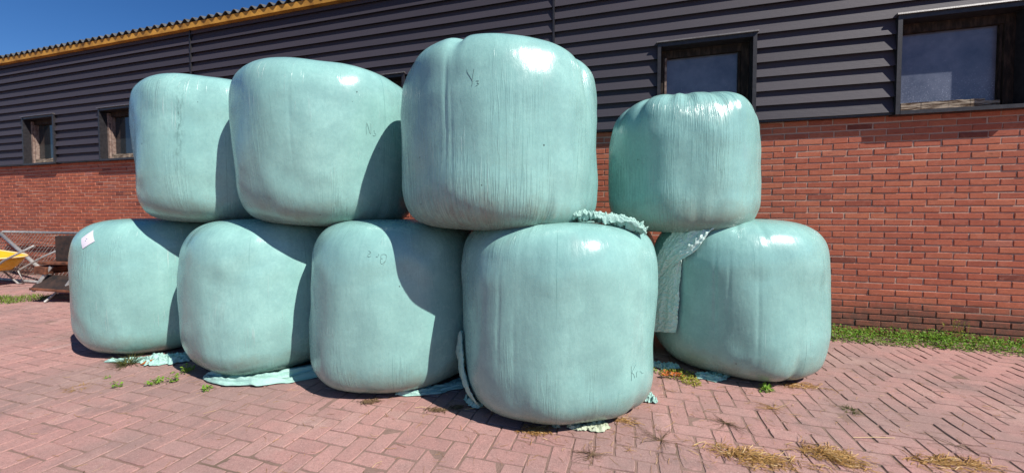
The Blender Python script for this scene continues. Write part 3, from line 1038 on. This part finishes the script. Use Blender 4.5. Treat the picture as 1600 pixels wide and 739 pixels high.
def settle(o, c):
    o.data.transform(Matrix.Translation((-c[0], -c[1], 0))); o.location = (c[0], c[1], 0)
    return o


# ground-cover weeds along the foot of the barn wall, right of the bales
rs = random.Random(51); vg = MB()
for _ in range(20000):
    s = rs.uniform(-2.2, 3.0)
    edge = .33 + .05 * noise.noise(Vector((s * 2.1, 0, 0))) + .03 * noise.noise(Vector((s * 9, 0, 3)))
    n = rs.random() ** .9 * edge
    dens = .75 + noise.noise(Vector((s * 5, n * 8, 1)))
    if rs.random() > dens: continue
    hgt = (.105 + .04 * noise.noise(Vector((s * 4, n * 5, 7)))) * (1 - (n / edge) ** 3 * .8)
    z = rs.random() ** .7 * hgt
    p = Vector(W(s, z - .005, n + .005))
    leaf(vg, p, rs.uniform(.010, .026), rs, .75, min(1, max(0, rs.gauss(.5, .25))))
tag(vg.build('weed_verge', M['leaf']), 'low green weeds growing along the foot of the brick wall on the right', 'weeds', kind='stuff')
# taller wiry weed on the wall
tw = MB(); rs = random.Random(52)
base_s = .46
for q in range(7):
    p = Vector(W(base_s + rs.gauss(0, .05), .03, .04))
    d = (Vector((rs.gauss(0, .25), rs.gauss(0, .1), 1))).normalized()
    pts = [p + d * (.17 * t) + Vector((rs.gauss(0, .004), 0, 0)) for t in (0, .3, .6, 1.0)]
    tw.tube(pts, [.0016, .0014, .0011, .0006], 4, .6)
    for _ in range(9):
        leaf(tw, p + d * rs.uniform(.04, .19), rs.uniform(.012, .024), rs, .6, rs.uniform(.3, 1))
tag(tw.build('wall_weed', M['ymoss']), 'taller wiry weed with yellowish leaves against the wall above the verge', 'weed')
ol = MB(); rs = random.Random(53)
for s, n in ((.20, .30),):
    leaf(ol, Vector(W(s, .07, n)), .05, rs, .5, rs.random())
tag(ol.build('fallen_leaf', M['oleaf']), 'orange dead leaf lying on the green verge at the right', 'leaf')

# grass strip in front of the gate, left
rs = random.Random(54); gs = MB()
for _ in range(9000):
    x = rs.uniform(-10.5, -6.35); y = rs.uniform(4.95, 6.1)
    yc = 5.55 + .10 * math.sin(x * 2) - (x + 7.2) * .28 * -1
    hw = .30 + .08 * noise.noise(Vector((x * 3, 0, 5)))
    if x > -6.9: hw *= max(.15, (-6.35 - x) / .55)
    if abs(y - yc) > hw * (.8 + .4 * rs.random()): continue
    p = Vector((x, y, gz(x, y) - .005)); a = rs.uniform(0, 6.28)
    blade(gs, p, Vector((math.cos(a) * .5, math.sin(a) * .5, 1)).normalized(), rs.uniform(.03, .11), .008, Vector((0, 0, -.3)), rs, min(1, max(0, rs.gauss(.45, .25))))
tag(gs.build('grass_strip', M['grass']), 'strip of short grass in front of the leaning mesh gate', 'grass', kind='stuff')

tuft((-3.17, 3.14), .05, 170, .13, 'dgrass', 61, 'dark dry grass tuft between the two film scraps by the first bale', 'grass tuft', wd=.005, flat=.45)
ol = MB(); rs = random.Random(62)
p = Vector((-3.05, 3.11, .012)); ol.add([p, p + Vector((.07, -.01, .012)), p + Vector((.09, .03, .035)), p + Vector((.02, .035, .02))], [(0, 1, 2, 3)], .6)
tag(settle(ol.build('fallen_leaf', M['oleaf']), (-3.05, 3.11)), 'single orange leaf beside the dark grass tuft', 'leaf')

GW = 'small green weeds growing in the paving joints'


def weed(c, r, h, n, seed, label, size=.022, mat='leaf'):
    mb = MB(); rs = random.Random(seed)
    leafy(mb, c, r, h, n, size, rs, .65, .4, 1)
    return tag(settle(mb.build('weed', M[mat]), c), label, 'weed', GW)


weed((-2.62, 2.78), .05, .06, 60, 71, 'round green weed, left of the pair below the first bale')
weed((-2.52, 2.82), .035, .08, 55, 72, 'taller green weed, right of the pair below the first bale')
weed((-2.16, 2.68), .035, .045, 36, 73, 'small green weed alone below the long film strip')
weed((-2.57, 3.00), .045, .07, 60, 74, 'green weed in the gap between the first and second bale')
weed((-2.84, 2.73), .03, .035, 28, 75, 'small weed left of the round green weed')
weed((-2.92, 2.78), .015, .02, 12, 76, 'tiny weed speck between the dry grass and the small weed', .014)
weed((-3.06, 2.86), .02, .025, 14, 77, 'tiny pale weed straight below the dark grass tuft', .014)
weed((1.80, 2.68), .045, .035, 46, 78, 'low green weed in front of the right end bale', .03)
weed((.96, 2.70), .02, .02, 16, 79, 'tiny weed in the joint right of the nearest bale', .016)
weed((1.12, 3.00), .03, .02, 22, 80, 'tiny weed in the shaded gap left of the yellow weeds', .016)
tuft((-3.10, 2.71), .06, 60, .06, 'straw', 81, 'flat dry grass wisp on the paving, lower left', 'dry grass', wd=.003, flat=.9, name='dry_grass')
tuft((2.15, 2.40), .035, 60, .05, 'dgrass', 82, 'little dark green tuft alone on the paving at the right', 'grass tuft', wd=.004, flat=.7)
mb = MB(); rs = random.Random(83)
leafy(mb, (1.27, 2.92), (.13, .10), .03, 420, .016, rs, .7)
leafy(mb, (1.32, 2.80), (.07, .08), .025, 260, .014, rs, .7, .5, 1)
tag(settle(mb.build('yellow_weed', M['ymoss']), (1.3, 2.86)), 'mat of yellowing weeds beside the pale film scrap at the right end bale', 'weeds')
mb = MB()
for _ in range(26):
    leaf(mb, Vector((1.20 + rs.gauss(0, .05), 2.87 + rs.gauss(0, .025), .02 + rs.random() * .015)), rs.uniform(.02, .045), rs, .55, rs.random())
tag(settle(mb.build('fallen_leaf', M['oleaf']), (1.2, 2.87)), 'cluster of orange dead leaves on the yellow weed mat', 'leaf')


def dryweed(c, n, l, seed, label, mat='brownw', wd=.0018):
    """a dead weed lying flat: wiry stems radiating from its root, with side twigs"""
    mb = MB(); rs = random.Random(seed)
    for _ in range(n):
        a = rs.uniform(0, 2 * math.pi); ln = l * rs.uniform(.35, 1.1)
        p = Vector((c[0], c[1], gz(*c) + .006)); pts = [p]
        for q in range(5):
            a += rs.gauss(0, .25)
            p = p + Vector((math.cos(a), math.sin(a), rs.gauss(.03, .12))) * ln / 5
            p.z = max(gz(p.x, p.y) + .003, p.z); pts.append(p)
            if rs.random() < .6:
                b = a + rs.choice((-1, 1)) * rs.uniform(.4, 1)
                mb.tube([p, p + Vector((math.cos(b), math.sin(b), rs.uniform(0, .3))) * ln * .22], [wd * .6, wd * .25], 3, rs.random(), False)
        mb.tube(pts, [wd * (1 - .12 * q) for q in range(6)], 4, rs.random(), False)
    return tag(settle(mb.build('dry_weed', M[mat]), c), label, 'dry weed', 'dead weeds lying on the paving')


dryweed((.41, 1.94), 26, .10, 91, 'dark wiry dead weed on the paving in front of the nearest bale', wd=.0014)
dryweed((.82, 2.07), 20, .20, 92, 'star shaped dead weed right of the dark wiry one', wd=.0012)
dryweed((1.27, 2.25), 26, .16, 93, 'brown dead weed midway between the nearest bale and the right end bale', wd=.0012)
dryweed((1.68, 2.42), 24, .15, 94, 'reddish dead weed in front of the right end bale', 'straw', .0011)
dryweed((2.38, 2.02), 12, .16, 95, 'thin dead weed on the paving near the lower right corner', wd=.001)
dryweed((.62, 1.98), 10, .05, 96, 'small tan dead weed between the two larger dead weeds', 'straw', .001)


def straw(c, rx, ry, n, seed, label, rot=0.0, l=.05, h=.02, mat='straw'):
    mb = MB(); rs = random.Random(seed)
    for _ in range(n):
        u, v = rs.gauss(0, .58), rs.gauss(0, .58)
        if noise.noise(Vector((u * 2.4, v * 2.4, seed * 1.3))) < -.08 and rs.random() < .85: continue
        x = c[0] + rx * u * math.cos(rot) - ry * v * math.sin(rot); y = c[1] + rx * u * math.sin(rot) + ry * v * math.cos(rot)
        a = rot + rs.gauss(0, .9); ln = l * rs.uniform(.4, 1.5)
        z = gz(x, y) + .003 + h * rs.random() * math.exp(-(u * u + v * v) * 2)
        d = Vector((math.cos(a), math.sin(a), rs.gauss(0, .12)))
        p = Vector((x, y, z))
        e = p + d * ln; e.z = max(e.z, gz(e.x, e.y) + .003)
        m = (p + e) / 2 + Vector((rs.gauss(0, .003), rs.gauss(0, .003), .004))
        mb.tube([p, m, e], rs.uniform(.0006, .0019), 3, min(1, max(0, rs.gauss(.5, .3))), False)
    return tag(settle(mb.build('straw_clump', M[mat]), c), label, 'straw', 'clumps of loose straw on the paving')


straw((1.63, 1.95), .12, .075, 620, 101, 'golden straw clump at the bottom edge, middle of the three large ones', -.3)
straw((1.22, 1.94), .19, .065, 700, 102, 'long golden straw clump, left of the three large ones', -.35)
straw((2.18, 1.88), .15, .05, 420, 103, 'golden straw clump at the lower right, right of the three large ones', -.1)
straw((-.48, 2.40), .05, .022, 300, 104, 'flat brown straw patch left of the nearest bale, between the two other patches', -.1, .02, .006, 'brownw')
straw((-.36, 2.43), .04, .02, 260, 107, 'brown straw patch at the shadow edge left of the nearest bale', .2, .02, .006, 'brownw')
straw((-.95, 2.50), .06, .022, 240, 105, 'brown straw patch below the third bale', .1, .02, .005, 'brownw')
straw((.13, 2.16), .08, .04, 330, 106, 'light brown straw patch at the foot of the nearest bale', .0, .03, .008)
straw((2.06, 2.74), .13, .05, 200, 108, 'thin straw scatter beside the right end bale', -.2, .05, .006)
straw((.66, 2.27), .06, .03, 120, 109, 'sparse straw wisp at the right foot of the nearest bale', -.4, .04, .006)
# single stalks blown about the yard
rs = random.Random(110); mb = MB()
for _ in range(900):
    x = rs.gauss(1.2, 1.1); y = rs.uniform(1.6, 3.1)
    if rs.random() < .3: x = rs.uniform(-3.5, 1)
    a = rs.uniform(0, 3.14); ln = rs.uniform(.01, .07) * (1.8 if rs.random() < .06 else 1)
    z = gz(x, y) + .004
    p = Vector((x, y, z)); d = Vector((math.cos(a), math.sin(a), 0)); sd_ = Vector((-d.y, d.x, 0)) * rs.gauss(0, .12)
    mb.tube([p, p + d * ln * .5 + sd_ * ln, p + d * ln], rs.uniform(.0004, .0011), 3, rs.random(), False)
for (x, y, a, ln) in ((-.30, 2.40, .2, .17), (-.62, 2.42, .05, .07), (2.02, 2.87, -.08, .16), (.98, 2.03, .35, .08), (1.9, 2.1, -.05, .22), (.12, 2.24, -.3, .10)):
    p = Vector((x, y, gz(x, y) + .006)); d = Vector((math.cos(a), math.sin(a), .02))
    mb.tube([p, p + d * ln * .5 + Vector((0, 0, .004)), p + d * ln], .0018, 4, 1, False)
tag(mb.build('scattered_straw', M['straw']), 'single straw stalks scattered over the paving', 'straw', kind='stuff')
# moss and dirt crumbs in the joints
rs = random.Random(120); mb = MB()
for _ in range(5200):
    a = int(rs.uniform(-30, 100)); c = -int(rs.uniform(6, 62))
    if noise.noise(Vector((a * .13, c * .13, 2))) < -.02: continue
    if rs.random() < .5: lx, ly = a * CW + rs.gauss(0, .003), (c + rs.random()) * CW
    else: lx, ly = (a + rs.random()) * CW, c * CW + rs.gauss(0, .003)
    q = P0 - DV * lx - NV * ly
    if q.y < 1.4: continue
    s_ = rs.uniform(.0015, .005)
    z = gz(q.x, q.y) - .002
    V = [(q.x + math.cos(t) * s_ * rs.uniform(.6, 1.2), q.y + math.sin(t) * s_ * rs.uniform(.6, 1.2), z) for t in (0, 1.26, 2.5, 3.8, 5)]
    mb.add(V + [(q.x, q.y, z + s_ * .9)], [(0, 1, 5), (1, 2, 5), (2, 3, 5), (3, 4, 5), (4, 0, 5)], rs.random())
tag(mb.build('joint_debris', M['brownw']), 'brown crumbs and dry moss lying in the paving joints', 'debris', kind='stuff')

# ------------------------------------------------------------------ leaning mesh gate
gl0, gl1, hz = 15.8, 12.5, .84


def GP(s, t, lift=0.0):      # t: 0 foot .. 1 head of the leaning gate
    p = Vector(W(s, .03 + hz * t, .64 - .50 * t)); return p + NV * lift


gate = empty('mesh_gate', W(14.8, 0, .6), 'galvanised gate with wire mesh leaning on the brick wall behind the wheelbarrow', 'gate')
mb = MB()
mb.tube([GP(gl0, 0), GP(gl0, 1), GP(gl1, 1), GP(gl1, 0), GP(gl0, 0)], .028, 8)
mb.build('gate_frame', M['gate'], gate, smooth=True)
mb = MB(); mb.tube([GP(gl0 - .02, .97, .045), GP(gl0 - 2.9, .02, .045)], .030, 8)
mb.build('brace', M['gate'], gate, smooth=True)
mb = MB(); rs = random.Random(130)
s = gl1 + .09
while s < gl0 - .03:
    o_ = rs.gauss(0, .006); mb.tube([GP(s + o_, 0), GP(s, .5, rs.gauss(0, .006)), GP(s - o_, 1)], .0034, 4, .5, False); s += .105
t = .07
while t < .99:
    mb.tube([GP(gl0, t + rs.gauss(0, .006), .006), GP((gl0 + gl1) / 2, t, .006 + rs.gauss(0, .006)), GP(gl1, t, .006)], .0034, 4, .5, False); t += .085
mb.build('wire_mesh', M['wire'], gate)

# ------------------------------------------------------------------ wheelbarrow
wb = empty('wheelbarrow', (-8.9, 6.55, 0), 'yellow wheelbarrow with tubular frame standing on its legs, cut by the left edge', 'wheelbarrow')
X0, Y0 = -8.50, 6.5
mb = MB()
lev = [(.0, .275, .60, .17), (.35, .36, .72, .235), (.72, .47, .84, .28), (1.0, .56, .93, .31)]
NS = 28
for (q, z, ln, hw) in lev:
    cx = X0 - .10 - .37 + (q - 1) * -.02
    for k in range(NS):
        a = 2 * math.pi * k / NS
        cxx = math.copysign(abs(math.cos(a)) ** .5, math.cos(a)); syy = math.copysign(abs(math.sin(a)) ** .5, math.sin(a))
        dzz = .07 * (-cxx) * q       # front lip rises
        mb.v.append((cx + cxx * ln / 2, Y0 + syy * hw, z + dzz))
for i in range(3):
    for k in range(NS):
        mb.f.append((i * NS + k, i * NS + (k + 1) % NS, (i + 1) * NS + (k + 1) % NS, (i + 1) * NS + k)); mb.t.append(.5)
mb.f.append(tuple(range(NS))[::-1]); mb.t.append(.5)
o = mb.build('tray', M['yellow'], wb, smooth=True)
m = o.modifiers.new('thickness', 'SOLIDIFY'); m.thickness = .006
mb = MB(); (q, z, ln, hw) = lev[3]; pts = []
for k in range(NS + 1):
    a = 2 * math.pi * k / NS
    cxx = math.copysign(abs(math.cos(a)) ** .5, math.cos(a)); syy = math.copysign(abs(math.sin(a)) ** .5, math.sin(a))
    pts.append((X0 - .47 + cxx * (ln / 2 + .012), Y0 + syy * (hw + .012), z + .07 * -cxx + .004))
mb.tube(pts, .015, 6, caps=False)
mb.build('rim', M['cream'], wb, smooth=True)
for sy in (-1, 1):
    y = Y0 + sy * .21
    mb = MB()
    mb.tube([(X0 - 1.25, Y0 + sy * .05, .19), (X0 - .80, y - sy * .03, .235), (X0 - .30, y, .25), (X0 - .12, y + sy * .01, .27), (X0 + .22, y + sy * .05, .48), (X0 + .75, y + sy * .08, .72)], .017, 8)
    mb.build('handle', M['gate'], wb, smooth=True)
    mb = MB()
    mb.tube([(X0 - .44, y, .245), (X0 - .20, y + sy * .02, .015), (X0 - .10, y + sy * .02, .015), (X0 - .17, y, .26)], .014, 8)
    mb.build('leg', M['gate'], wb, smooth=True)
mb = MB(); wc = Vector((X0 - 1.25, Y0, .19))
pts = [wc + Vector((math.cos(2 * math.pi * k / 24) * .145, 0, math.sin(2 * math.pi * k / 24) * .145)) for k in range(25)]
mb.tube(pts, .042, 10, caps=False); wh = mb.build('wheel', M['rubber'], wb, smooth=True)
mb = MB(); mb.tube([wc - Vector((0, .03, 0)), wc + Vector((0, .03, 0))], .09, 18); mb.build('rim', M['cream'], wh, smooth=False)

# ------------------------------------------------------------------ rusty implement
im = empty('farm_implement', (-6.3, 5.6, 0), 'rusty farm implement with a black block on top, between grass strip and first bale', 'implement')


def BX(name, mat, x0, x1, y0, y1, z0, z1, rot=(0, 0, 0), bevel=.008):
    mb = MB(); cx, cy, cz = (x0 + x1) / 2, (y0 + y1) / 2, (z0 + z1) / 2
    mb.box(x0 - cx, x1 - cx, y0 - cy, y1 - cy, z0 - cz, z1 - cz)
    from mathutils import Euler
    mtx = Matrix.Translation((cx, cy, cz)) @ Euler(rot).to_matrix().to_4x4()
    mb.v = [tuple(mtx @ Vector(v)) for v in mb.v]
    return mb.build(name, mat, im, bevel=bevel)


BX('counterweight', M['darkst'], -6.50, -5.98, 5.45, 5.80, .565, .925)
BX('end_plate', M['rust'], -6.20, -6.17, 5.42, 5.448, .57, .90)
BX('deck_plate', M['rust'], -6.62, -5.80, 5.36, 5.86, .520, .560, (0, .02, 0))
BX('side_beam', M['rust'], -6.68, -6.52, 5.34, 5.80, .40, .50, (0, .15, 0))
for x in (-6.50, -6.08):
    mb = MB(); mb.tube([(x, 5.40, .50), (x - .20, 5.34, .16)], .022, 6); mb.build('brace', M['gate'], im)
for x in (-6.40, -5.95):
    BX('upright', M['darkst'], x - .03, x + .03, 5.62, 5.68, .10, .52)
BX('skid_plate', M['darkst'], -6.66, -6.00, 5.26, 5.50, .255, .280, (.75, .07, 0))
BX('skid_edge', M['rust'], -6.66, -6.00, 5.26, 5.285, .165, .20, (0, .07, 0))
BX('base_bar', M['darkst'], -6.55, -5.75, 5.40, 5.46, .03, .10)
for x in (-6.46, -6.0):
    mb = MB(); mb.tube([(x, 5.43, .14), (x - .06, 5.32, .012)], .016, 6); mb.build('foot', M['gate'], im)
